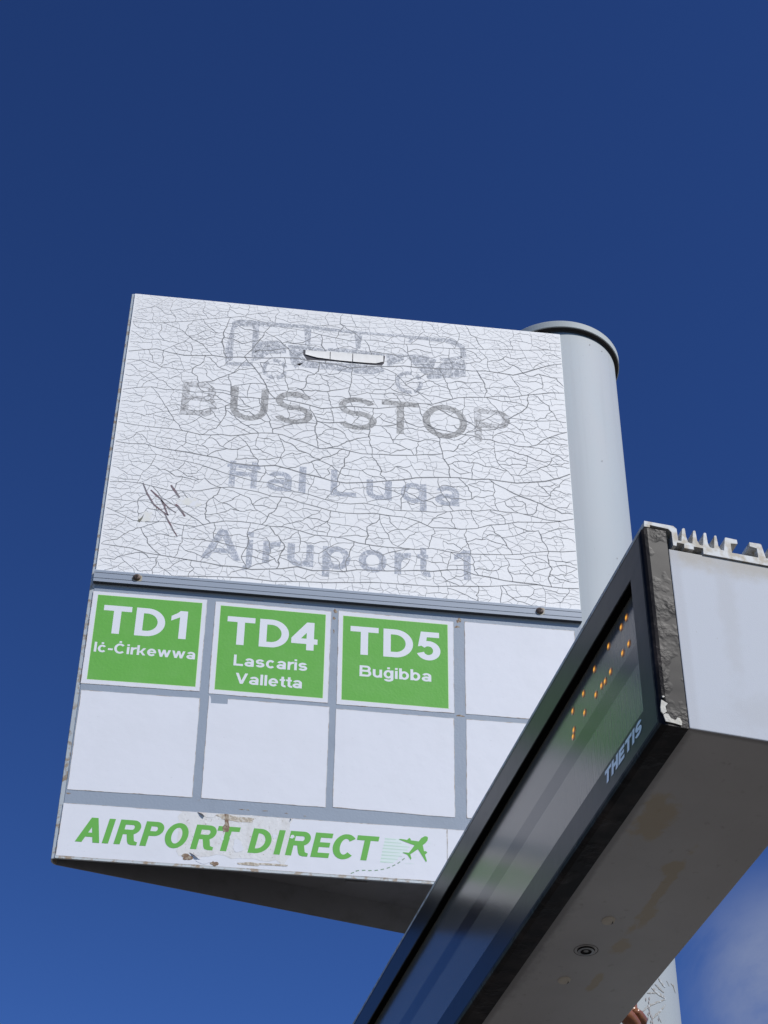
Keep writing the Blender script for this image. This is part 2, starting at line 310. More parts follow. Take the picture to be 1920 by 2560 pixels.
from mathutils.geometry import delaunay_2d_cdt
XH = 0.735                          # x-height, capitals are 1 high
GW = dict(T=.86, D=.90, I=0, L=.74, a=.74, s=.70, c=.72, r=.46, i=0, B=.88, u=.70, g=.74, b=.74, V=.94, l=0, t=.44, e=.74, k=.74, w=1.10, C=.94, A=1.0, R=.90, P=.84, O=1.0, E=.80, H=.88, S=.86, U=.88, q=.74, p=.74, o=.76, j=.2, n=.7)
GW.update({'1': .50, '4': .80, '5': .78, '-': .40, '.': 0})
def glyph(ch, w, W=None):
    """pieces (lists of points) of one sans-serif letter with stroke w; capitals stand between 0 and 1"""
    base = {'ċ': 'c', 'Ċ': 'C', 'ġ': 'g', 'Ħ': 'H'}.get(ch, ch)
    if W is None: W = max(GW[base], w)
    P = []; h = w*.88                                     # horizontal strokes a little thinner
    def bar(x0, y0, x1, y1): P.append([(x0, y0), (x1, y0), (x1, y1), (x0, y1)])
    def par(x0, y0, x1, y1, t): P.append([(x0, y0), (x0+t, y0), (x1+t, y1), (x1, y1)])   # slanted stroke with level ends
    def arc(cx, cy, rx, ry, a0, a1, n=None):
        n = n or max(4, int(abs(a1-a0)/9))
        for k in range(n):
            q = []
            for r, a in ((1, k), (1, k+1), (0, k+1), (0, k)):
                t = math.radians(a0+(a1-a0)*a/n); X = rx if r else max(rx-w, .01); Y = ry if r else max(ry-h, .01)
                q.append((cx+X*math.cos(t), cy+Y*math.sin(t)))
            P.append(q)
    X = XH
    if base == 'T': bar(0, 1-h, W, 1); bar(W/2-w/2, 0, W/2+w/2, 1-h)
    elif base == 'I': bar(0, 0, W, 1)
    elif base == 'l': bar(0, 0, W, 1)
    elif base == 'L': bar(0, 0, w, 1); bar(w, 0, W, h)
    elif base == 'E': bar(0, 0, w, 1); bar(w, 0, W, h); bar(w, 1-h, W*.97, 1); bar(w, .5-h/2+.02, W*.92, .5+h/2+.02)
    elif base == 'H': bar(0, 0, w, 1); bar(W-w, 0, W, 1); bar(w, .52-h/2, W-w, .52+h/2)
    elif base == 'D':
        rx = min(.52, W-w-.03); bar(0, 0, w, 1); bar(w, 0, W-rx, h); bar(w, 1-h, W-rx, 1); arc(W-rx, .5, rx, .5, -90, 90)
    elif base == '1':
        bar(W-w, 0, W, 1); P.append([(0, .63), (W-w, .77), (W-w, 1), ((W-w)*.72, .92), (0, .80)])
    elif base == '4':
        xs = W*.86-w; y0 = .22; yb = y0+h; sl = (1-yb)/xs; k4 = min(w*1.3, xs*.8)
        bar(xs, 0, xs+w, 1); bar(0, y0, W, y0+h)
        P.append([(0, yb), (k4, yb), (xs, yb+(xs-k4)*sl), (xs, 1)])
    elif base == '5':
        bar(W*.16, 1-h, W*.95, 1); P.append([(W*.16, 1), (W*.16+w*.9, 1), (W*.10+w*.85, .52), (W*.03, .46)])
        arc(W*.48, .33, W*.52, .345, 142, -160)
    elif base == 'C': arc(W/2, .5, W/2, .515, 42, 318)
    elif base == 'O': arc(W/2, .5, W/2, .515, 0, 360, 44)
    elif base in 'Ss':
        H = 1 if base == 'S' else X; k = (H-h)/4+.004; ry = k+h/2
        arc(W/2-.0, H-ry, W*.48, ry, 22, 262); arc(W/2, ry, W*.5, ry, 84, -160)
        P.append([(W*.40, H-2*ry+h*1.02), (W*.62, 2*ry+0), (W*.60, 2*ry-h), (W*.38, H-2*ry-.0)])
    elif base == 'U': bar(0, .36, w, 1); bar(W-w, .36, W, 1); arc(W/2, .37, W/2, .385, 180, 360)
    elif base == 'B':
        bar(0, 0, w, 1); m = .52; r1 = (1-m+h*.5)/2; r2 = (m+h*.5)/2
        bar(w, 1-h, W*.94-r1, 1); bar(w, m-h/2, W-r2, m+h/2); bar(w, 0, W-r2, h)
        arc(W*.94-r1, 1-r1, r1, r1, -90, 90); arc(W-r2, r2, r2, r2, -90, 90)
    elif base in 'PR':
        m = .42; r = (1-m)/2; bar(0, 0, w, 1); bar(w, 1-h, W*(.97 if base == 'R' else 1)-r, 1); bar(w, m, W*(.97 if base == 'R' else 1)-r, m+h); arc(W*(.97 if base == 'R' else 1)-r, 1-r, r, r, -90, 90)
        if base == 'R':
            par(W*.80-w*.9, .13, W*.40, m+h*.5, w*1.12)
            P.append([(W*.80-w*.9, .132), (W*.80-w*.62, .035), (W*.80-w*.1, 0), (W, 0), (W, .13), (W*.80+w*.42, .145), (W*.80+w*.22, .17)])
    elif base == 'A':
        t = w*1.08; par(0, 0, W/2-t/2, 1, t); par(W-t, 0, W/2-t/2, 1, t); bar(W*.24, .22, W*.76, .22+h*.9)
    elif base == 'V': t = w*1.08; par(W/2-t/2, 0, 0, 1, t); par(W/2-t/2, 0, W-t, 1, t)
    elif base == 'i': bar(0, 0, w, X); bar(0, 1-h*.95, w, 1)
    elif base == 'j': bar(W-w, -.08, W, X); bar(W-w, 1-h*.95, W, 1); arc(W-.24, -.06, .24, .24, -110, 0)
    elif base == 'r': bar(0, 0, w, X); arc(W*.98, X-.40, W*.98, .415, 175, 84)
    elif base == 'u': bar(W-w, 0, W, X); bar(0, .27, w, X); arc(W/2-.01, .28, W/2-.01, .295, 180, 360)
    elif base == 'o': arc(W/2, X/2, W/2, X/2+.015, 0, 360, 36)
    elif base == 'c': arc(W/2, X/2, W/2, X/2+.015, 40, 320)
    elif base == 'e': arc(W/2, X/2, W/2, X/2+.015, 0, 322); bar(w*.6, X/2-h*.38, W-.005, X/2+h*.38)
    elif base == 'a':
        bar(W*.97-w, .0, W*.97, X*.66); arc(W*.50, X*.64, W*.47, X*.375, 160, 0); arc(W*.46, .215, W*.46, .230, 0, 360, 30)
        bar(W*.46, X*.46, W*.97-w, X*.46+h*.55)
    elif base in 'bp':
        bar(0, 0 if base == 'b' else -.28, w, 1 if base == 'b' else X); arc(W/2+.01, X/2, W/2-.01, X/2+.015, 0, 360, 36)
    elif base in 'qg':
        bar(W-w, -.28 if base == 'q' else -.05, W, X); arc(W/2-.01, X/2, W/2-.01, X/2+.015, 0, 360, 36)
        if base == 'g': arc(W/2, -.04, W/2, .255, 200, 360)
    elif base == 't': xs = W*.28; bar(xs, .20, xs+w, .96); bar(0, X-h*.9, W*.97, X); arc(xs+w*1.45, .20, w*1.45, .21, 180, 285)
    elif base == 'k': bar(0, 0, w, 1); par(w*.75, .26, W-w*1.12, X, w*1.12); par(W-w*1.18, 0, W*.28, X*.56, w*1.12)
    elif base == 'w':
        t = w*.98; q = (W-t)/4
        for k in range(4):
            a, b = (0, 1) if k % 2 == 0 else (1, 0)
            if a == 0: par(q*(k+1), 0, q*k, X, t)
            else: par(q*k, 0, q*(k+1), X, t)
    elif base == '-': bar(0, .27, W, .27+h)
    if ch in 'ċġ': bar(W/2-w/2, X+.10, W/2+w/2, X+.10+h*.95)
    if ch == 'Ċ': bar(W/2-w/2, 1.09, W/2+w/2, 1.09+h*.95)
    if ch == 'Ħ': bar(-.10*W, .74, 1.10*W, .74+h*.8)
    return P, W
_u = {}
def union(text, w, gap=.10, W=None):
    """flat union mesh of a word: verts, triangles, advance box (x0, x1)"""
    key = (text, w, gap, W)
    if key in _u: return _u[key]
    x = 0.0; V = []; F = []
    for ch in text:
        Q, wd = glyph(ch, w, W)
        v = []; f = []
        for q in Q:
            a = sum(q[i][0]*q[(i+1) % len(q)][1]-q[(i+1) % len(q)][0]*q[i][1] for i in range(len(q)))
            if a < 0: q = q[::-1]
            f.append(list(range(len(v), len(v)+len(q)))); v += [Vector(p) for p in q]
        r = delaunay_2d_cdt(v, [], f, 0, 1e-5)
        i0 = len(V); V += [(p.x+x, p.y) for p in r[0]]; F += [tuple(i0+k for k in t) for t, o in zip(r[2], r[5]) if o]
        x += wd + gap*(.55 if ch in 'tr' else 1)
    xs = [p[0] for p in V]
    _u[key] = (V, F, min(xs), max(xs)); return _u[key]
def put_text(mb, text, x0, x1, z0, z1, place, w=0.2, shear=0.0, mi=0, gap=.10):
    """set a word between x0 and x1 with its baseline at z0 and capital height at z1; a single letter keeps its stroke width"""
    Hc = z1-z0
    if len(text) == 1:
        v, f, a, b = union(text, w, gap, max((x1-x0)/Hc, w) if text not in 'Ħj' else None)
    else: v, f, a, b = union(text, w, gap)
    sx = (x1-x0)/(b-a); pts = []
    for x, y in v: pts.append(place(x0+(x-a)*sx + shear*y*Hc, z0+y*Hc))
    mb.mesh(pts, f, mi)

# ------------------------------------------------------------------ ground
g = MB(); S = 1500
g.poly([(-S, -S, 0), (S, -S, 0), (S, S, 0), (-S, S, 0)])
gr = g.obj('ground', m_ground); gr['kind'] = 'structure'

# ------------------------------------------------------------------ bus stop sign: pole + wedge-shaped sign
W, H = 0.85, 1.2539
RAIL0, RAIL1 = 0.5305, 0.5562
PX, PY, PR = W+0.017, 0.118, 0.118
sign = thing('bus_stop_sign', 'tall wedge-shaped white and grey bus stop sign with cracked top on a round grey pole', 'bus stop sign', (PX, PY, 0))
OFF = Vector((-PX, -PY, Z0))                                   # sign coordinates -> the Empty's coordinates
def sobj(mb, name, mats, parent=None, smooth=False, fix=True):
    if parent is None: return mb.obj(name, mats, sign, OFF, smooth, fix)
    return mb.obj(name, mats, parent, None, smooth, fix)

# pole and cap
p = MB(); p.lathe([(PR, -Z0), (PR, -1.5), (PR, 0), (PR, 1.268)], PX, PY, 128)
pole = sobj(p, 'pole', [m_pole, m_polescr, m_poledot])
for f in pole.data.polygons: f.use_smooth = len(f.vertices) == 4
p = MB(); p.lathe([(0.1262, 1.2682), (0.1275, 1.2690), (0.1278, 1.2840), (0.1262, 1.2862), (0.118, 1.2872), (0.06, 1.290), (0.004, 1.291)], PX, PY, 128)
p.lathe([(PR+.0006, 1.2612), (PR+.0006, 1.2675), (0.1255, 1.2678), (0.1255, 1.2681)], PX, PY, 128, 1, close=False)  # dark collar and underside: the cap's shadow put in as colour
cap = sobj(p, 'pole_cap', [m_cap, m_capshade])
# scratches on the pole's skin
def on_pole(th, z, lift=0.0006): return (PX+(PR+lift)*math.sin(th), PY-(PR+lift)*math.cos(th), z)
POLE_SCR = [([(.5829, -.1236), (.6423, -.1288), (.7086, -.1322)], .006), ([(.5034, -.1348), (.5733, -.1399), (.6683, -.143)], .003), ([(.4399, -.1425), (.5059, -.1472), (.5944, -.1494), (.6921, -.1523)], .007),
 ([(.3631, -.1544), (.5031, -.15)], .003), ([(.6921, -.1523), (.4132, -.1721), (.224, -.1903)], .004), ([(.6794, -.1624), (.531, -.1804), (.4057, -.1952)], .004), ([(.7454, -.1187), (.8179, -.1258)], .002),
 ([(.8653, -.1179), (.9569, -.1189), (.9997, -.1278)], .005), ([(.5185, -.1856), (.5601, -.1956)], .002), ([(.46, -.205), (.40, -.24)], .004), ([(.65, -.21), (.70, -.25)], .003)]
random.seed(3)
for q, w in POLE_SCR:
    t = MB(); fine = []
    for k in range(len(q)-1):
        for j in range(5): fine.append(((q[k][0]+(q[k+1][0]-q[k][0])*j/5)*PR+random.gauss(0, .0005), q[k][1]+(q[k+1][1]-q[k][1])*j/5+random.gauss(0, .0004)))
    fine.append((q[-1][0]*PR, q[-1][1]))
    n = len(fine)
    t.ribbon(fine, [w*.8*(.25+.9*math.sin(math.pi*(k+.7)/(n+.6))*random.uniform(.5, 1.1)) for k in range(n)], lambda a, z: on_pole(a/PR, z), 0)
    sobj(t, 'scratch', m_polescr, pole, fix=False)
t = MB()
for th, z in ((.3886, -.1626), (.3348, -.1654), (.3765, -.1691), (.3573, -.1764), (.3735, -.18), (.3753, -.1853), (.3533, -.1886), (.3905, -.1903), (.407, -.1939), (.3411, -.1957), (.382, -.1999), (.4076, -.2006), (.5122, -.1919), (.35, -.21), (.40, -.212), (.378, -.22)):
    t.ribbon([(th*PR, z-.0030), (th*PR, z), (th*PR+.0003, z+.0028)], [.0006, .0022, .0006], lambda a, z: on_pole(a/PR, z, .0008), 1)
for th, z in ((.385, 1.2415), (.66, 1.2435), (.42, .93), (.55, .70)):
    t.ribbon([(th*PR-.001, z), (th*PR+.001, z)], [.002, .002], lambda a, z: on_pole(a/PR, z, .0008), 1)
o = sobj(t, 'paint_chips', [m_polescr, m_poledot], pole, fix=False); o['kind'] = 'stuff'

# shell of the wedge
rn = 0.0118
def rear(x): return 0.021 + 0.2545*x
nose = [(rn, 0.0), (.0084, .0002), (.0010, .0017), (.0002, .0030), (0.0, .0060), (.0003, .0110), (.0014, .0150), (.0036, .0180), (.0070, .0208)]
XR = PX + 0.02
b = MB()
ft = 0.0025
# front plate (flat box), nose (curved skin), rear plate, recessed bottom plate
b.extrude([(rn, 0, 0.0), (W, 0, 0.0), (W, ft, 0.0), (rn, ft, 0.0)], (0, 0, H), 0)
nn = nose
inner = [(.0125+(x-.0125)*.82, .0105+(y-.0105)*.80) for x, y in nn]
b.extrude([(x, y, 0.0) for x, y in nn] + [(x, y, 0.0) for x, y in inner[::-1]], (0, 0, H), 2)
b.box((0.0060, -.0009, 0.0), (W-.001, -.0002, .0042), 2, 0.0002)
x1, y1 = nn[-1]; xe = W+0.05
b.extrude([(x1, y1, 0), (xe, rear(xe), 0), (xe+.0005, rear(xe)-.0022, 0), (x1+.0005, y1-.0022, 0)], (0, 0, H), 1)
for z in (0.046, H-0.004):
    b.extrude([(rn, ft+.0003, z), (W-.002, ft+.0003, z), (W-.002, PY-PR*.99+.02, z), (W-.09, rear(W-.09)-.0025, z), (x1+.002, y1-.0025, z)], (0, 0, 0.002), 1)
shell = sobj(b, 'sign_shell', [m_shell, m_under, m_edge])
b = MB()   # inner stiffener tab under the sign
b.box((0.455, 0.062, 0.030), (0.49, 0.067, 0.0455), 0, 0.001)
sobj(b, 'stiffener_tab', m_under)
# grey lower backing sheet
b = MB(); b.box((0.0085, -0.0006, 0.0046), (W-0.001, -0.0001, RAIL0+.004))
back = sobj(b, 'backing_sheet', m_grey)

# ---- cracked white upper panel: vinyl sheet with its crack network in one mesh
random.seed(11)
X0h, X1h, Z0h, Z1h = 0.0095, W-0.0005, RAIL1-0.003, H-0.0008
hp = MB(); hp.box((X0h-.003, -0.0012, Z0h), (X1h, -0.0001, Z1h), 0, 0.0004)
YC = -0.00135
placeC = lambda x, z: (min(max(x, X0h-.001), X1h-.0006), YC, min(max(z, Z0h+.001), Z1h-.0012))
cracks = []
def wob(a, bpt, amp, depth):
    if depth == 0: return [a]
    mx = (a[0]+bpt[0])/2; mz = (a[1]+bpt[1])/2
    dx, dz = bpt[0]-a[0], bpt[1]-a[1]
    s = random.gauss(0, 1)*amp
    m = (mx - dz*s, mz + dx*s)
    return wob(a, m, amp*.92, depth-1) + wob(m, bpt, amp*.92, depth-1)
def area(P): return abs(sum(P[i][0]*P[(i+1) % len(P)][1]-P[(i+1) % len(P)][0]*P[i][1] for i in range(len(P))))/2
def local_fade(x, z):
    """paint has opened up less towards the top and the left edge"""
    f = 1.0
    f *= 0.50 + 0.50*min(1, max(0, (Z1h-z)/0.10))
    f *= 0.62 + 0.38*min(1, max(0, (x-X0h)/0.16))
    return f
def cut(P, ox, oz, ang):
    ca, sa = math.cos(ang), math.sin(ang); hits = []; n = len(P)
    for i in range(n):
        p0, p1 = P[i], P[(i+1) % n]
        d0 = (p0[0]-ox)*-sa + (p0[1]-oz)*ca; d1 = (p1[0]-ox)*-sa + (p1[1]-oz)*ca
        if (d0 < 0) != (d1 < 0):
            k = d0/(d0-d1); q = (p0[0]+(p1[0]-p0[0])*k, p0[1]+(p1[1]-p0[1])*k)
            hits.append(((q[0]-ox)*ca+(q[1]-oz)*sa, i, q))
    neg = [q for q in hits if q[0] < 0]; pos = [q for q in hits if q[0] >= 0]
    if not neg or not pos: return None
    qa = max(neg); qb = min(pos)
    if qa[1] == qb[1] or math.hypot(qa[2][0]-qb[2][0], qa[2][1]-qb[2][1]) < .004: return None
    return qa, qb
def inside(P, q):
    c = False; n = len(P)
    for i in range(n):
        (x0, z0), (x1, z1) = P[i], P[i-1]
        if (z0 > q[1]) != (z1 > q[1]) and q[0] < (x1-x0)*(q[1]-z0)/(z1-z0)+x0: c = not c
    return c
def hier(P, level):
    A = area(P)
    xs = [q[0] for q in P]; zs = [q[1] for q in P]
    w, h = max(xs)-min(xs), max(zs)-min(zs)
    cx = sum(xs)/len(P); cz = sum(zs)/len(P)
    amin = 0.00033*math.exp(random.gauss(0, .6))*(0.60 if cx < .17 else 1.0)*(0.62 if cz > 1.14 else 1)
    if A < amin or level > 16:
        for _ in range(random.choice((0, 0, 0, 1, 1))):      # unfinished hairlines inside the flake
            if A < 0.00008: break
            s = random.choice(P)
            k = random.uniform(.4, .9); e = (s[0]+(cx-s[0])*k*1.2+random.uniform(-.004, .004), s[1]+(cz-s[1])*k*.6)
            cracks.append((wob(s, e, .13, 2)+[e], 0.0006, 9, True))
        return
    for attempt in range(8):
        # long axis of the flake in a space squeezed along x (cracks prefer the horizontal)
        q = [((x-cx)/1.55, z-cz) for x, z in P]
        wt = [math.hypot(q[k][0]-q[k-1][0], q[k][1]-q[k-1][1])+math.hypot(q[(k+1) % len(q)][0]-q[k][0], q[(k+1) % len(q)][1]-q[k][1]) for k in range(len(q))]
        sw = sum(wt); mx = sum(a*b[0] for a, b in zip(wt, q))/sw; mz = sum(a*b[1] for a, b in zip(wt, q))/sw
        sxx = sum(a*(b[0]-mx)**2 for a, b in zip(wt, q)); szz = sum(a*(b[1]-mz)**2 for a, b in zip(wt, q)); sxz = sum(a*(b[0]-mx)*(b[1]-mz) for a, b in zip(wt, q))
        long_ = .5*math.atan2(2*sxz, sxx-szz)
        if level < 2 or (level < 4 and random.random() < .4): ang = random.gauss(0, .06)
        else:
            a = long_+math.pi/2+random.gauss(0, .10 if attempt < 4 else .4)
            ang = math.atan2(math.sin(a), math.cos(a)*1.55)
        ox = mx*1.55+cx+random.gauss(0, .09)*w; oz = mz+cz+random.gauss(0, .09)*h
        r = cut(P, ox, oz, ang)
        if r and inside(P, ((r[0][2][0]+r[1][2][0])/2, (r[0][2][1]+r[1][2][1])/2)): break
        r = None
    n = len(P)
    if not r:
        if A < .0010: return
        for _ in range(12):
            i = random.randrange(n); j = (i+n//2+random.randint(-n//6, n//6)) % n
            if i != j and all(inside(P, (P[i][0]+(P[j][0]-P[i][0])*k, P[i][1]+(P[j][1]-P[i][1])*k)) for k in (.05, .3, .5, .7, .95)): break
        else: return
        r = ((0, i, P[i]), (0, j, P[j]))
    qa, qb = r
    L = math.hypot(qa[2][0]-qb[2][0], qa[2][1]-qb[2][1])
    dep = 5 if L > .3 else 4 if L > .08 else 3 if L > .03 else 2
    for amp in (1, .6, .25, 0):
        path = wob(qa[2], qb[2], amp*(.055 if L > .4 else .085 if L > .1 else .11), dep)+[qb[2]]
        if all(inside(P, q) for q in path[1:-1]): break
    else: return
    wd = (0.0021 if L > .16 else 0.0019 if L > .07 else 0.0014 if L > .035 else 0.0009)*random.uniform(.7, 1.25)
    if level > 10: wd *= .8
    cracks.append((path, wd, level, False))
    def walk(i, j):
        out = []; k = (i+1) % n
        while True:
            out.append(P[k])
            if k == j: break
            k = (k+1) % n
        return out
    ia, ib = qa[1], qb[1]
    hier(path + walk(ib, ia), level+1); hier(path[::-1] + walk(ia, ib), level+1)
rect = []
for i in range(8): rect.append((X0h+(X1h-X0h)*i/8, Z0h))
for i in range(8): rect.append((X1h, Z0h+(Z1h-Z0h)*i/8))
for i in range(8): rect.append((X1h-(X1h-X0h)*i/8, Z1h))
for i in range(8): rect.append((X0h, Z1h-(Z1h-Z0h)*i/8))
hier(rect, 0)
for path, wd, level, hair in cracks:
    n = len(path)
    ws = []
    for k, q in enumerate(path):
        w = wd*local_fade(*q)*random.uniform(.75, 1.2)
        if hair: w *= 1-.85*k/(n-1)
        elif level > 3: w *= .65+.35*math.sin(math.pi*k/(n-1))
        ws.append(w)
    hp.ribbon(path, ws, placeC, 1 if wd > .0012 else 2)
header = sobj(hp, 'header_panel', [m_vinyl, m_crack, m_hair], fix=False)
lab(header, 'white upper panel covered in a network of cracks')
YL = -0.00128                       # print lies on the vinyl, under the crack lines
placeL = lambda x, z: (x, YL, z)
BUS = [('B', .119, .186), ('U', .2096, .2803), ('S', .2936, .3647), ('S', .4128, .4852), ('T', .4944, .5653), ('O', .5721, .6574), ('P', .6711, .7397)]
for wd, sel in (('BUS', BUS[:3]), ('STOP', BUS[3:])):
    t = MB()
    for ch, a, c in sel: put_text(t, ch, a, c, .9425, 1.0265, placeL, 0.165, mi=1 if ch in 'BP' else 0)
    lab(sobj(t, 'lettering', [m_busstop, m_busfaint], header, fix=False), 'worn grey lettering %s' % wd)
for wd, sel in (('Ħal', (('Ħ', .2143, .2747), ('a', .2872, .3326), ('l', .3455, .3580))), ('Luqa', (('L', .4032, .4500), ('u', .4686, .5149), ('q', .5315, .5786), ('a', .5945, .6388)))):
    t = MB()
    for ch, a, c in sel: put_text(t, ch, a, c, .7750, .8380, placeL, 0.19)
    lab(sobj(t, 'lettering', m_faded, header, fix=False), 'faded blue-grey lettering %s' % wd)
for wd, sel in (('Ajruport', (('A', .1818, .2518), ('j', .253, .271), ('r', .2887, .3200), ('u', .3317, .3779), ('p', .3937, .443), ('o', .4575, .507), ('r', .5208, .5503), ('t', .5610, .5860))), ('1', (('1', .6272, .6567),))):
    t = MB()
    for ch, a, c in sel: put_text(t, ch, a, c, .6055, .6730, placeL, 0.19)
    lab(sobj(t, 'lettering', m_faded, header, fix=False), 'faded blue-grey lettering %s' % wd)
# bus pictogram
PIC = {'rear': [(.2007, 1.2011), (.2142, 1.2084), (.2545, 1.2094), (.2553, 1.1952), (.2122, 1.1902), (.2054, 1.1759), (.2072, 1.0974), (.1943, 1.0849), (.1905, 1.1212), (.1971, 1.1615)],
 'sill': [(.1961, 1.0875), (.2454, 1.0947), (.246, 1.0832), (.1946, 1.0807)],
 'post1': [(.2405, 1.1941), (.2528, 1.1948), (.253, 1.1514), (.288, 1.1597), (.3037, 1.1539), (.2645, 1.1376), (.247, 1.12), (.243, 1.0950)],
 'roof': [(.2560, 1.2085), (.3417, 1.2102), (.4326, 1.2069), (.5299, 1.2076), (.5452, 1.2088), (.5452, 1.2030), (.5299, 1.2022), (.4327, 1.1988), (.3421, 1.2013), (.2558, 1.1952)],
 'roof_front': [(.5457, 1.2088), (.631, 1.2105), (.656, 1.1946), (.6601, 1.1618), (.6475, 1.1601), (.648, 1.1868), (.6245, 1.1993), (.5551, 1.2002), (.552, 1.1895), (.5457, 1.1887)],
 'post2': [(.3404, 1.2005), (.3544, 1.2000), (.3531, 1.1539), (.3439, 1.1530)], 'post3': [(.4389, 1.1980), (.4545, 1.1985), (.4507, 1.1582), (.4429, 1.1571)],
 'arch': [(.2483, 1.1245), (.2734, 1.1432), (.3068, 1.1521), (.3079, 1.1273), (.2775, 1.1232), (.2601, 1.1044), (.2441, 1.0960)],
 'side': [(.3106, 1.1504), (.3439, 1.1525), (.3866, 1.1475), (.3844, 1.1405), (.3412, 1.1413), (.3404, 1.1216), (.3484, 1.1139), (.328, 1.0875), (.3181, 1.1034)],
 'upper': [(.3880, 1.1527), (.4398, 1.1554), (.5005, 1.1494), (.499, 1.1440), (.4183, 1.1452), (.3880, 1.1444)],
 'lower': [(.3275, 1.1003), (.3400, 1.1050), (.3515, 1.1122), (.3945, 1.1135), (.4931, 1.1157), (.4994, 1.1035), (.4749, 1.0917), (.4442, 1.0898), (.395, 1.0941), (.3461, 1.0933)],
 'mid': [(.5021, 1.1496), (.5372, 1.1540), (.5362, 1.1400), (.5116, 1.1203), (.5039, 1.1171)],
 'front': [(.5379, 1.1544), (.5738, 1.157), (.600, 1.1480), (.5923, 1.1157), (.5767, 1.1040), (.5519, 1.1343)],
 'front_low': [(.6112, 1.1421), (.6553, 1.1560), (.6581, 1.1091), (.5828, 1.0928), (.5800, 1.101)],
 'brow': [(.605, 1.1510), (.6476, 1.1646), (.6545, 1.1592), (.6142, 1.1440)]}
t = MB()
for k, q in PIC.items(): t.poly([placeL(x, z) for x, z in q])
for wx, wz, ro, ri in ((.2885, 1.0815, .0245, .0165), (.5465, 1.0790, .0270, .0190)):
    n = 28
    for k in range(n):
        if random.random() < .22: continue
        q = []
        for r, j in ((ro, k), (ro, k+1), (ri, k+1), (ri, k)):
            an = 2*math.pi*j/n; q.append(placeL(wx+r*math.cos(an), wz+r*1.12*math.sin(an)))
        t.poly(q)
lab(sobj(t, 'bus_pictogram', m_picto, header, fix=False), 'faded grey picture of a bus')
# peeled slot across the bus: dark gap with curled cream flakes
t = MB()
slot = [(.3405, 1.1412), (.4998, 1.1452), (.4975, 1.1240), (.4935, 1.1180), (.476, 1.1172), (.3943, 1.1172), (.3485, 1.1148), (.3412, 1.1275)]
t.poly([(x, YC-.0001, z) for x, z in slot], 1)
for (xa, xb) in ((.3450, .3922), (.3936, .4358), (.4374, .4962)):
    rows = []
    m = 6
    for j in range(m+1):
        v = j/m
        row = []
        for i in range(5):
            u = i/4; x = xa+(xb-xa)*u
            top = 1.1404+.0045*(x-.341)/.16; bot = 1.1206+.0012*math.sin(40*x)
            if xa < .346: bot += .006*max(0, 1-u*2.2)
            if xb > .49: bot += .0055*max(0, (u-.75)*4)
            z = top+(bot-top)*v
            y = -.0019 - .0012*v*v + .0003*math.sin(90*x+3*v)
            row.append((x, y, z))
        rows.append(row)
    for j in range(m):
        for i in range(4): t.poly([rows[j][i], rows[j][i+1], rows[j+1][i+1], rows[j+1][i]], 0)
lab(sobj(t, 'peeled_slot', [m_cream, m_slot], header, fix=False), 'peeled cream strip with dark curled edges')
# marker strokes and stains
t = MB()
STR = [([(.0675, .766), (.0777, .7397), (.0917, .7163), (.1082, .7025), (.1191, .6947)], .0030), ([(.0827, .7505), (.1023, .7311), (.1096, .7161), (.1173, .6956)], .0036),
       ([(.1025, .7289), (.1195, .7105), (.1321, .7018)], .0022), ([(.1173, .7661), (.1262, .7522), (.1351, .7383)], .0042), ([(.1287, .7217), (.1343, .7167), (.1479, .6957)], .0046),
       ([(.112, .6984), (.1223, .6772), (.1382, .648)], .0028)]
for q, w in STR:
    fine = []
    for k in range(len(q)-1):
        for j in range(4): fine.append((q[k][0]+(q[k+1][0]-q[k][0])*j/4+random.gauss(0, .0003), q[k][1]+(q[k+1][1]-q[k][1])*j/4))
    fine.append(q[-1])
    t.ribbon(fine, [w*(.55+.5*math.sin(math.pi*min(.9, .12+k/len(fine)))) for k in range(len(fine))], lambda x, z: (x, YC-.00012, z))
lab(sobj(t, 'marker_scribble', m_mark, header, fix=False), 'dark red and grey scribbled strokes')
def blob(mb, cx, cz, rx, rz, y, mi=0, n=22, jag=.28):
    ph = [random.uniform(0, 6.28) for _ in range(4)]
    q = []
    for k in range(n):
        a = 2*math.pi*k/n; r = 1+jag*(math.sin(2*a+ph[0])*.5+math.sin(3*a+ph[1])*.4+math.sin(5*a+ph[2])*.3+random.gauss(0, .15))
        q.append((cx+rx*r*math.cos(a), y, cz+rz*r*math.sin(a)))
    mb.poly(q, mi)
for args in ((.154, .7300, .019, .011), (.080, .687, .011, .013)):
    t = MB(); blob(t, *args, YL-.0001)
    sobj(t, 'stain', m_stain, header, fix=False)
for q in ([(.0655, .676), (.072, .684), (.0765, .694), (.0745, .683), (.0705, .673)], [(.094, .714), (.098, .709), (.0965, .707)]):
    t = MB(); t.poly([(x, YC-.0001, z) for x, z in q])
    sobj(t, 'scrape', m_olive, header, fix=False)

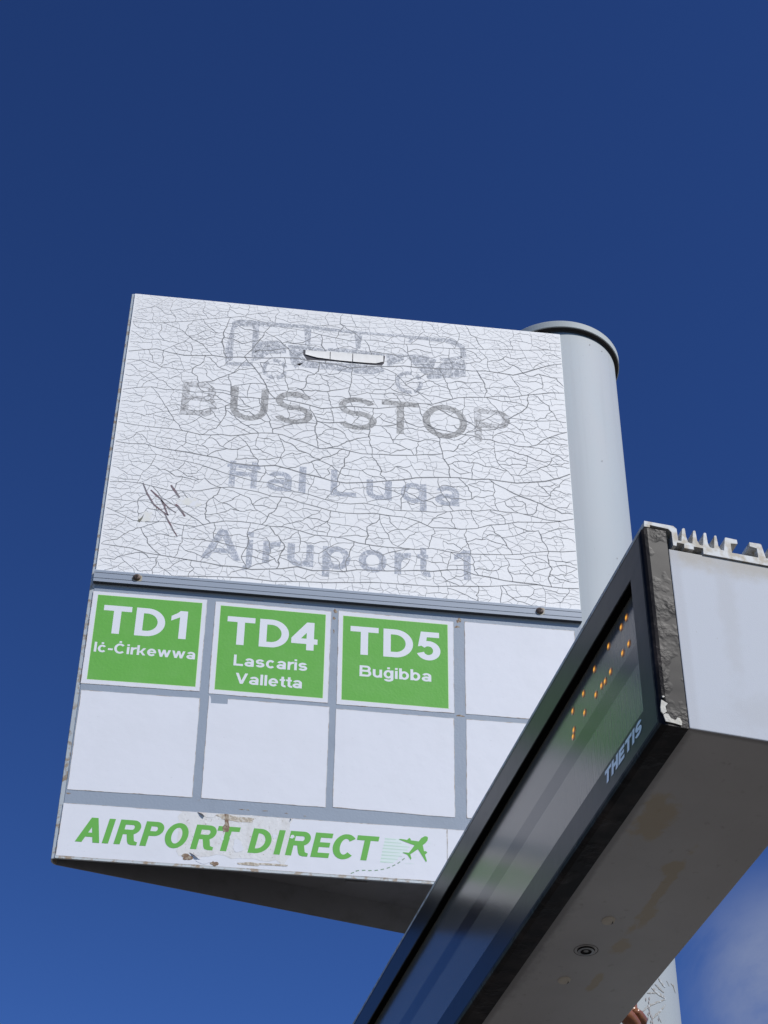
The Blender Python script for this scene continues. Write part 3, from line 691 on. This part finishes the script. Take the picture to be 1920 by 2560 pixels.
# ---- aluminium rail
b = MB()
d = 0.0078
prof = [(-.0012, RAIL0), (-d, RAIL0), (-d, .5370), (-d+.0012, .5373), (-d+.0012, .5380), (-d, .5383), (-d, .5486), (-d+.0012, .5489), (-d+.0012, .5496), (-d, .5499),
        (-d, RAIL1-.002), (-d+.0012, RAIL1), (-.0012, RAIL1)]
b.extrude([(0.005, y, z) for y, z in prof], (0.8440, 0, 0), 0)
b.poly([(0.0052, -.0013, RAIL0-.0004), (.8488, -.0013, RAIL0-.0004), (.8488, -d+.0004, RAIL0-.0004), (.0052, -d+.0004, RAIL0-.0004)], 1)  # dark sheet under the rail, shade painted in to deepen its shadow
b.poly([(0.0052, -d+.0010, .5373), (.8488, -d+.0010, .5373), (.8488, -d+.0010, .5380), (.0052, -d+.0010, .5380)], 1)
b.poly([(0.0052, -d+.0010, .5489), (.8488, -d+.0010, .5489), (.8488, -d+.0010, .5496), (.0052, -d+.0010, .5496)], 1)
for x in (.0776, .7749): blob(b, x+.001, .5440, .0088, .0082, -d-.00015, 2, 22, .2)
rail = sobj(b, 'trim_rail', [m_alu, m_groove_shade, m_rusthalo])
for x in (.0776, .7749):
    s = MB(); R = .0067; n = 24
    ring = [(R, 0), (R*.98, .0012), (R*.86, .0026), (R*.62, .0037), (R*.3, .0042)]
    i0 = 0
    for r, h in ring:
        for k in range(n):
            a = 2*math.pi*k/n; s.v.append((x+r*math.cos(a), -d-.0002-h, .5448+r*math.sin(a)))
    for j in range(len(ring)-1):
        for k in range(n): s.f.append((j*n+k, j*n+(k+1) % n, (j+1)*n+(k+1) % n, (j+1)*n+k)); s.mi.append(0)
    s.f.append(tuple((len(ring)-1)*n+k for k in range(n))); s.mi.append(0)
    for w, h in ((.0017, .0062), (.0062, .0017)):      # cross recess, sunk look by a dark star on the crown
        s.poly([(x+sx*w/2, -d-.0002-.0044 - (0 if w < h else .00006), .5452+sz*h/2) for sx, sz in ((-1, -1), (1, -1), (1, 1), (-1, 1))], 1)
    o = sobj(s, 'screw', [m_screw, m_black], rail, smooth=False)
    for f in o.data.polygons: f.use_smooth = len(f.vertices) == 4 and f.material_index == 0

# ---- stickers
def sticker(q, y=-0.0006, t=0.0004):
    b = MB(); thick(b, q, y, y-t)
    n = len(q)
    for k in range(n):                                   # grimy cut edge
        (x0, z0), (x1, z1) = q[k], q[(k+1) % n]
        if math.hypot(x1-x0, z1-z0) < .05: continue
        pts = [(x0+(x1-x0)*j/14+random.gauss(0, .00015), z0+(z1-z0)*j/14+random.gauss(0, .00015)) for j in range(15)]
        b.ribbon(pts, [.0011*random.uniform(.2, 1.2) for _ in pts], lambda x, z: (x, y-t-.00004, z), 1)
    return b
placeS = lambda dy: (lambda x, z: (x, -0.0010-dy, z))
ROUTES = [
 ('TD1', [(.008, .3232), (.2007, .3252), (.1999, .5149), (.008, .5137)], [(.0172, .3323), (.1932, .3337), (.1920, .5068), (.0164, .5066)],
  [('T', .0291, .0762), ('D', .084, .1334), ('1', .143, .1699)], .428, .4863, [('Iċ-Ċirkewwa', .0216, .1884, .3882, .4082)], 'TD1 Iċ-Ċirkewwa'),
 ('TD4', [(.216, .3228), (.4117, .3218), (.4124, .5115), (.215, .5128)], [(.2252, .3316), (.403, .3307), (.403, .5036), (.2241, .505)],
  [('T', .2372, .2842), ('D', .2922, .3422), ('4', .3465, .3909)], .4255, .4838, [('Lascaris', .2527, .3755, .3825, .4048), ('Valletta', .2578, .3679, .3466, .3680)], 'TD4 Lascaris Valletta'),
 ('TD5', [(.4264, .321), (.6222, .3212), (.6233, .5108), (.4254, .5146)], [(.4345, .3309), (.6125, .3295), (.6131, .5034), (.4334, .5045)],
  [('T', .4463, .4944), ('D', .5028, .5535), ('5', .5603, .6003)], .4255, .4843, [('Buġibba', .4632, .5843, .381, .4034)], 'TD5 Buġibba')]
for nm, outer, inn, big, zb, zt, small, txt in ROUTES:
    s = sobj(sticker(outer), 'route_sticker', [m_white, m_sedge]); lab(s, 'white-edged green route sticker reading ' + txt)
    gf = MB()
    ox = sum(q[0] for q in inn)/4; oz = sum(q[1] for q in inn)/4
    gf.poly([(x, -.00103, z) for x, z in [(ox+(q[0]-ox)*1.008, oz+(q[1]-oz)*1.008) for q in inn]], 1)
    gf.poly([(x, -.00107, z) for x, z in inn], 0)
    sobj(gf, 'green_field', [m_green, m_lime], s, fix=False)
    L = MB()
    for ch, a, c in big:
        put_text(L, ch, a, c, zb, zt, placeS(.00012), 0.215)
    sobj(L, 'lettering', m_wletter, s, fix=False)
    for tx, a, c, z0, z1 in small:
        L = MB(); put_text(L, tx, a, c, z0, z1, placeS(.00012), 0.205, gap=.11)
        sobj(L, 'lettering', m_wletter, s, fix=False)
BLANK = [('top right', [(.6419, .3216), (.8345, .3216), (.8348, .5121), (.6432, .513)]),
         ('lower left', [(.0106, .1216), (.204, .1234), (.2026, .3113), (.0107, .3098)]),
         ('notched', [(.2185, .1234), (.4137, .1231), (.4146, .3138), (.2478, .3142), (.2479, .3042), (.221, .3037), (.2203, .3129), (.2188, .3180), (.2172, .3180)]),
         ('third', [(.4257, .1241), (.6202, .1215), (.6211, .3103), (.426, .3112)]),
         ('fourth', [(.6395, .1225), (.8345, .1225), (.8345, .3108), (.6423, .3108)])]
for nm, q in BLANK:
    o = sobj(sticker(q), 'blank_sticker', [m_white, m_sedge])
    if nm == 'notched': lab(o, 'blank white sticker with a grey notch in its upper left corner')
# lower banner
STRIP = [(.0072, .0042), (.6062, .0052), (.6066, .0988), (.0079, .0966)]
o = sobj(sticker(STRIP), 'banner_sticker', [m_white, m_sedge]); lab(o, 'white banner sticker reading AIRPORT DIRECT with an aeroplane')
ban = o
sobj(sticker([(.6074, .0052), (.848, .0060), (.848, .0998), (.6078, .0988)]), 'banner_end_sticker', [m_white, m_sedge])
AD = [('A', .0326, .0697), ('I', .0735, .0830), ('R', .0912, .1258), ('P', .1306, .1602), ('O', .1648, .1995), ('R', .2079, .2421), ('T', .2415, .2756),
      ('D', .2960, .3279), ('I', .336, .3455), ('R', .3538, .3883), ('E', .3930, .4209), ('C', .4239, .4562), ('T', .4585, .4924)]
for sel in (AD[:7], AD[7:]):
  L = MB()
  for ch, a, c in sel:
    zz = .0303+.0028*(a/.5)
    put_text(L, ch, a, c, zz, zz+.0437, placeS(.00022), 0.218, 0.18)
  sobj(L, 'lettering', m_gtext, ban, fix=False)
t = MB()
EMB = [(.5305, .0743), (.5332, .0755), (.5441, .0744), (.5453, .0767), (.5474, .0783), (.5495, .0766), (.5495, .0742), (.5621, .0733), (.5659, .0794), (.5718, .0835), (.5755, .083), (.5768, .0807),
       (.5759, .0759), (.5725, .0709), (.5683, .0672), (.5704, .0565), (.5733, .0567), (.5756, .0546), (.5729, .0515), (.5716, .0509), (.5745, .0409), (.5744, .0385), (.5732, .0379), (.5608, .0595),
       (.5487, .0491), (.5506, .0422), (.5495, .0398), (.5449, .0469), (.5441, .0483), (.5366, .051), (.5379, .052), (.5466, .0518), (.5554, .0657)]
t.poly([(x, -.00128, z) for x, z in EMB], 0)
t.poly([(x, -.00104, z) for x, z in ((.5092, .0755), (.5290, .0755), (.5480, .0620), (.5340, .0470), (.5215, .0310), (.5012, .0310))], 2)
for (xa, xb, z) in ((.5086, .5265, .0738), (.5078, .5349, .0679), (.5066, .5474, .0620), (.5054, .5441, .0565), (.5046, .5325, .0505), (.5038, .5358, .0446), (.5027, .5292, .0386), (.5019, .5218, .0327)):
    t.ribbon([(xa, z), ((xa+xb)/2, z), (xb, z)], [.0022, .0018, .0008], lambda x, z: (x, -.00112, z), 1)
for (xa, xb, z) in ((.578, .582, .072), (.576, .580, .066), (.555, .559, .050), (.554, .558, .044), (.540, .555, .033)):
    t.ribbon([(xa, z), (xb, z)], [.0010, .0008], lambda x, z: (x, -.00112, z), 2)
DASH = [(.5379, .0398), (.5309, .0332), (.523, .0277), (.5145, .0229), (.5053, .0194), (.4959, .017), (.486, .0158), (.4763, .0154), (.4666, .0139), (.4589, .0096)]
for k, (x, z) in enumerate(DASH):
    x2, z2 = DASH[min(k+1, 9)]; x1_, z1_ = DASH[max(k-1, 0)]
    dx, dz = x2-x1_, z2-z1_; l = math.hypot(dx, dz)
    t.ribbon([(x-dx/l*.0027, z-dz/l*.0027), (x+dx/l*.0027, z+dz/l*.0027)], [.0016, .0016], lambda x, z: (x, -.00118, z), 3)
lab(sobj(t, 'aeroplane_emblem', [m_gtext, m_pale, m_paler, m_dash], ban, fix=False), 'green aeroplane with pale speed lines and a dashed trail')
# torn middle of the banner: dirty patch under the letters, scraps over them
random.seed(5)
t = MB()
edge = []
for k in range(15): edge.append((.190+.170*k/14+random.gauss(0, .0008), .0975+random.gauss(0, .0006)))
for k in range(9): edge.append((.360+random.gauss(0, .0018), .096-.070*k/8))
for k in range(15): edge.append((.352-.160*k/14, .0205+random.gauss(0, .003)))
for k in range(9): edge.append((.188+random.gauss(0, .0018), .026+.07*k/8))
t.poly([(x, -.00112, z) for x, z in edge], 0)
for (cx, cz, rx, rz, mi) in ((.262, .0920, .017, .0050, 1), (.232, .0930, .010, .0040, 0), (.285, .0895, .020, .0045, 1), (.2715, .0575, .0040, .007, 0), (.2560, .0545, .0026, .0040, 3), (.281, .0420, .0085, .010, 3), (.205, .0170, .009, .0050, 2),
                             (.232, .0125, .013, .0045, 3), (.247, .0090, .006, .0040, 2), (.3365, .0640, .004, .0032, 3), (.3640, .0655, .0035, .0030, 3), (.300, .0125, .020, .0025, 1), (.33, .014, .03, .002, 1)):
    blob(t, cx, cz, rx, rz, -.00128-.00002*random.random(), mi, 20, .3)
t.poly([(x, -.00136, z) for x, z in ((.2565, .0975), (.2630, .0975), (.2640, .0830), (.2660, .0745), (.2650, .0660), (.2570, .0650), (.2550, .0730), (.2585, .0800))], 2)
for q in ([(.207, .0255), (.214, .0235), (.228, .0175), (.2185, .0180)], [(.214, .0975), (.2285, .0975), (.2260, .0895), (.2215, .0935)], [(.3595, .0985), (.3625, .0985), (.3608, .0945)]):
    (x, z), (x2, z2), (x3, z3) = q[:3]
    t.poly([(x_, -.0014 if i < 2 else -.0042, z_) for i, (x_, z_) in enumerate(q)], 4)
lab(sobj(t, 'torn_patch', [m_torn, m_grime, m_rust, m_white, m_curl], ban, fix=False), 'dirty torn patch over the middle letters')
# grime smears on the grey sheet above the banner
for (x, z, l) in ((.2780, .1085, .010), (.2900, .1080, .005), (.315, .108, .009), (.3500, .1065, .006), (.2765, .5235, .020), (.33, .5215, .014), (.38, .1040, .004)):
    t = MB(); t.ribbon([(x, z), (x+l*.5, z+random.gauss(0, .0006)), (x+l, z+random.gauss(0, .001))], [.0004, .0016, .0004], lambda x, z: (x, -.00072, z)); sobj(t, 'rust_smear', m_rust, back, fix=False)
for (x, z, rx, rz) in ((.4195, .5130, .003, .004), (.4175, .498, .0022, .0035), (.6335, .5150, .004, .005), (.6300, .5010, .005, .002), (.632, .317, .006, .002), (.013, .1145, .003, .0014), (.4180, .470, .0012, .004)):
    t = MB(); blob(t, x, z, rx, rz, -.00072, 0, 16, .4); sobj(t, 'rust_smear', m_rust, back, fix=False)

# ------------------------------------------------------------------ passenger information display
AZ = math.radians(-8.06)
av = Vector((math.sin(AZ), math.cos(AZ), 0)); nv = Vector((-math.cos(AZ), math.sin(AZ), 0)); DD = -0.505
A_, U_, ZB = -0.45, 0.11, -0.3966
base = av*A_ + nv*(DD-U_) + Vector((0, 0, ZB+Z0))
disp = thing('information_display', 'long grey and black box-shaped passenger display with amber lights hanging before the sign', 'display', base, math.atan2(-av.y, -av.x))
def L_(al, u, z): return (-(al-A_), u-U_, z-ZB)       # along, depth, height -> the display's own axes
def dobj(mb, name, mats, parent=None, smooth=False, fix=True): return mb.obj(name, mats, parent or disp, None, smooth, fix)
AN, AF = -1.1246, 0.36          # near and far ends along the axis

# front frame: a profile swept round the opening
zt_, zb_ = -.1452, -.3990
in_t, in_b, in_n, in_f = -.1895, -.3555, -1.0845, 0.315
# (0 = outer .. 1 = inner, depth)
def ring(o, u, face=0.0):
    """rectangle loop: o metres in from the outer outline"""
    return [L_(AN+o, u, zt_-o), L_(AF-o, u, zt_-o), L_(AF-o, u, zb_+o), L_(AN+o, u, zb_+o)]
def inner_ring(u, e=0.0): return [L_(in_n-e, u, in_t+e), L_(in_f+e, u, in_t+e), L_(in_f+e, u, in_b-e), L_(in_n-e, u, in_b-e)]
loops = [ring(0.0, .0290), ring(0.0, .0075), ring(.0008, .0040), ring(.0026, .0015), ring(.0056, .0002), ring(.0085, 0), inner_ring(0, .0012), inner_ring(.0010), inner_ring(.0100)]
fm = MB()
for j in range(len(loops)-1):
    a, c = loops[j], loops[j+1]
    for k in range(4):
        mi = 1 if j in (5,) else (2 if j == 7 else 0)
        fm.poly([a[k], a[(k+1) % 4], c[(k+1) % 4], c[k]], mi)
frame = dobj(fm, 'front_frame', [m_frame, m_facebar, m_inner])
bm = bmesh.new(); bm.from_mesh(frame.data); bmesh.ops.remove_doubles(bm, verts=bm.verts[:], dist=1e-5); bmesh.ops.recalc_face_normals(bm, faces=bm.faces[:])
bm.to_mesh(frame.data); bm.free()
# lettering on the lower bar
t = MB()
put_text(t, 'THETIS', .9702, 1.0770, -.3768, -.3612, lambda x, z: L_(-x, -.0004, z), 0.29, 0.25, gap=.09)
lab(dobj(t, 'lettering', m_letter, frame, fix=False), 'grey THETIS lettering')
# chipped corner: pale primer flakes standing on the lit side
t = MB()
CH = [[(-.0010, -.3794), (.0006, -.3702), (.0071, -.3736), (.0042, -.3777), (.0052, -.3836), (.0012, -.3871), (-.0010, -.3846)],
      [(.0012, -.3880), (.0034, -.3861), (.0066, -.3863), (.0088, -.3910), (.0132, -.3926), (.0160, -.3886), (.0185, -.3890), (.0203, -.3935), (.0195, -.3974), (.0128, -.3962), (.0030, -.3955)],
      [(.0018, -.3655), (.0040, -.3648), (.0046, -.3662), (.0026, -.3672)]]
for q in CH:
    t.extrude([L_(AN-.0003, u+.0016, z) for u, z in q], Vector(L_(AN-.0013, 0, 0))-Vector(L_(AN-.0003, 0, 0)), 0)
lab(dobj(t, 'paint_chip', m_chip, frame), 'pale chipped patch at the lower corner')

# cover sheet with joint strip, LEDs
t = MB()
zs0, zs1 = -.2800, -.2535
for z0, z1, mi in ((in_t+.004, zs1, 0), (zs1, zs0, 1), (zs0, in_b-.004, 0)):
    t.poly([L_(in_n-.004, .0100, z0), L_(in_f+.004, .0100, z0), L_(in_f+.004, .0100, z1), L_(in_n-.004, .0100, z1)], mi)
t.poly([L_(in_n-.004, .0140, in_t+.004), L_(in_f+.004, .0140, in_t+.004), L_(in_f+.004, .0140, in_b-.004), L_(in_n-.004, .0140, in_b-.004)], 2)
screen = dobj(t, 'screen', [m_sheet, m_strip, m_inner], fix=False)
LEDS = [(-1.0438, -.2062), (-1.0276, -.2074), (-.9887, -.2052), (-1.0434, -.241), (-1.0249, -.2402), (-.9432, -.2048), (-.9879, -.239), (-.9708, -.2402), (-.9598, -.2385), (-.9055, -.2125), (-.9414, -.2382),
        (-.8692, -.2123), (-.9046, -.2378), (-.8686, -.2379), (-.8651, -.2445)]
me_led = None
for al, z in LEDS:
    if me_led is None:
        t = MB(); n = 16
        rings = ((.0048, .0, 2), (.0034, .0002, 1), (.0021, .0004, 0), (.0011, .0007, 0))  # the two outer rings paint the soft glow around the LED
        for r, h, _ in rings: t.v += [(r*math.cos(2*math.pi*k/n), -h, r*math.sin(2*math.pi*k/n)) for k in range(n)]
        for j in range(3):
            for k in range(n): t.f.append((j*n+k, j*n+(k+1) % n, (j+1)*n+(k+1) % n, (j+1)*n+k)); t.mi.append((2, 1, 0)[j])
        t.f.append(tuple(3*n+k for k in range(n))); t.mi.append(0)
        o = t.obj('led', [m_led, m_ledglow, m_ledhalo], screen, L_(al, .0096, z), fix=False); me_led = o
    else:
        o = me_led.copy(); C.objects.link(o); o.parent = screen; o.location = L_(al, .0096, z)

# heat sink: extruded aluminium top, its cut end shows the fins
PRF = [(.0049, -.1366), (.0382, -.1364), (.0417, -.1397), (.0419, -.1511), (.0419, -.1557), (.0457, -.156), (.0482, -.1382), (.0498, -.1368), (.0514, -.1369), (.0517, -.1478), (.0532, -.1554), (.0558, -.1566), (.0583, -.1562), (.0609, -.1382),
       (.0622, -.1372), (.0636, -.1376), (.0641, -.1507), (.0663, -.1559), (.0685, -.1568), (.0705, -.1563), (.073, -.1386), (.0744, -.1375), (.0759, -.1379), (.0763, -.1514), (.078, -.1567), (.0805, -.1578), (.0832, -.1573), (.0852, -.1396), (.0864, -.1387), (.0876, -.1391),
       (.0884, -.1533), (.0906, -.1579), (.0944, -.158), (.0975, -.1397), (.0985, -.1388), (.1114, -.1393), (.1116, -.1448), (.1034, -.1460), (.1033, -.1591)]
MID = 0.1187
top = PRF + [(2*MID-u, z) for u, z in PRF[::-1]]
bot = [(.2335, -.1442), (.2270, -.1457), (.2215, -.1457), (.2030, -.1457), (.2020, -.1637), (.1970, -.1680), (.0698, -.1680), (.0701, -.1602), (.0592, -.1602), (.0590, -.1646), (.0481, -.1646), (.0487, -.1589), (.0402, -.1589),
       (.0393, -.1637), (.0355, -.1637), (.0354, -.1457), (.032, -.1419), (.011, -.1409), (.0107, -.1444), (.0042, -.1444)]
t = MB(); prof = [L_(AN-.0006, u, z) for u, z in top+bot]
t.extrude(prof, Vector(L_(AF, 0, 0))-Vector(L_(AN-.0006, 0, 0)), 0)
lab(dobj(t, 'heat_sink', m_fin), 'weathered pale finned top edge')

# housing: bottom plate and rear wall; end plate
t = MB()
t.box(L_(AF, .0292, -.3966), L_(AN+.004, .197, -.1690), 0, 0.0012)
hs_ = dobj(t, 'housing', [m_house, m_tan, m_groove_shade])
random.seed(21)
for al, u in ((-.7338, .0897), (-.5797, .0900)):
    t = MB(); q = []
    for k in range(20):
        a = 2*math.pi*k/20; q.append((math.cos(a), math.sin(a)))
    for j, (r, h) in enumerate(((.0078, .0), (.0070, .0012), (.0035, .0018))): t.v += [L_(al+r*x*(1.25), u+r*y, -.3967-h) for x, y in q]
    for j in range(2):
        for k in range(20): t.f.append((j*20+k, j*20+(k+1) % 20, (j+1)*20+(k+1) % 20, (j+1)*20+k)); t.mi.append(0)
    t.f.append(tuple(40+k for k in range(20))); t.mi.append(0)
    t.poly([L_(al+x, u+y, -.3987) for x, y in ((-.004, .0035), (.001, .0060), (.006, .0045), (.001, .0048))], 1)
    dobj(t, 'filler_plug', [m_plug, m_black], hs_)
t = MB(); al, u = -.6587, .0894
def disc(r0, r1, z0, z1, mi, n=32):
    for k in range(n):
        a0, a1 = 2*math.pi*k/n, 2*math.pi*(k+1)/n
        t.poly([L_(al+r0*math.cos(a0), u+r0*math.sin(a0), z0), L_(al+r0*math.cos(a1), u+r0*math.sin(a1), z0), L_(al+r1*math.cos(a1), u+r1*math.sin(a1), z1), L_(al+r1*math.cos(a0), u+r1*math.sin(a0), z1)], mi)
disc(.0145, .0138, -.3968, -.3968, 1); disc(.0105, .0098, -.3968, -.3985, 1); disc(.0098, .0068, -.3985, -.3988, 0); disc(.0068, .0062, -.3988, -.3972, 1); disc(.0062, .0028, -.39725, -.39735, 1)
disc(.0028, .0005, -.3980, -.3986, 0)
dobj(t, 'lock', [m_lock, m_black], hs_)
t = MB(); t.box(L_(AN+.0036, .0305, -.3972), L_(AN+.0012, .1975, -.1686), 0, 0.0010)
lab(dobj(t, 'end_plate', m_end), 'pale grey end plate facing the viewer')
def tube(mb, pts, rad, n=18, mi=0):
    P = [Vector(q) for q in pts]; fine = []; rr = []
    for k in range(len(P)-1):                      # Catmull-Rom
        p0, p1, p2, p3 = P[max(0, k-1)], P[k], P[k+1], P[min(len(P)-1, k+2)]
        for j in range(8):
            s = j/8; fine.append(.5*((2*p1)+(p2-p0)*s+(2*p0-5*p1+4*p2-p3)*s*s+(3*p1-p0-3*p2+p3)*s**3)); rr.append(rad[k]+(rad[k+1]-rad[k])*s)
    fine.append(P[-1]); rr.append(rad[-1])
    i0 = len(mb.v)
    for k, c in enumerate(fine):
        d = (fine[min(k+1, len(fine)-1)]-fine[max(k-1, 0)]).normalized()
        x = d.orthogonal().normalized() if k == 0 else (x - d*x.dot(d)).normalized()
        y = d.cross(x)
        for j in range(n):
            a = 2*math.pi*j/n; mb.v.append(tuple(c+(x*math.cos(a)+y*math.sin(a))*rr[k]))
    for k in range(len(fine)-1):
        for j in range(n): mb.f.append((i0+k*n+j, i0+k*n+(j+1) % n, i0+(k+1)*n+(j+1) % n, i0+(k+1)*n+j)); mb.mi.append(mi)
    mb.f.append(tuple(i0+j for j in range(n))); mb.f.append(tuple(i0+(len(fine)-1)*n+j for j in range(n))); mb.mi += [mi, mi]
Mi = disp.matrix_basis.inverted() if False else (Matrix.Translation(disp.location) @ Matrix.Rotation(disp.rotation_euler.z, 4, 'Z')).inverted()
def wl(x, y, z): return tuple(Mi @ Vector((x, y, z+Z0)))
t = MB()
tube(t, [wl(.745, -.355, -.290), wl(.775, -.340, -.305), wl(.790, -.332, -.325), wl(.7925, -.330, -.348), wl(.799, -.325, -.368), wl(.818, -.27, -.392), wl(.838, -.12, -.405), wl(.850, .02, -.405)],
     [.012, .0120, .0105, .0085, .0085, .011, .012, .012])
tube(t, [wl(.795, -.345, -.3585), wl(.799, -.335, -.360), wl(.806, -.325, -.362), wl(.809, -.315, -.364)], [.004, .0085, .0085, .004])
tube(t, [wl(.765, -.36, -.366), wl(.780, -.350, -.3685), wl(.792, -.335, -.374), wl(.80, -.32, -.382)], [.005, .010, .011, .006])
lab(dobj(t, 'cable_conduit', m_brown, smooth=True), 'curved glossy brown conduit between box and pole')
t = MB()
for z in (-.235, -.300):
    q = [wl(.7400, -.352, z), wl(.7585, -.349, z), wl(.865, .035, z), wl(.845, .035, z)]
    t.extrude(q, Vector((0, 0, -.012)), 0)
dobj(t, 'mounting_arm', m_house)
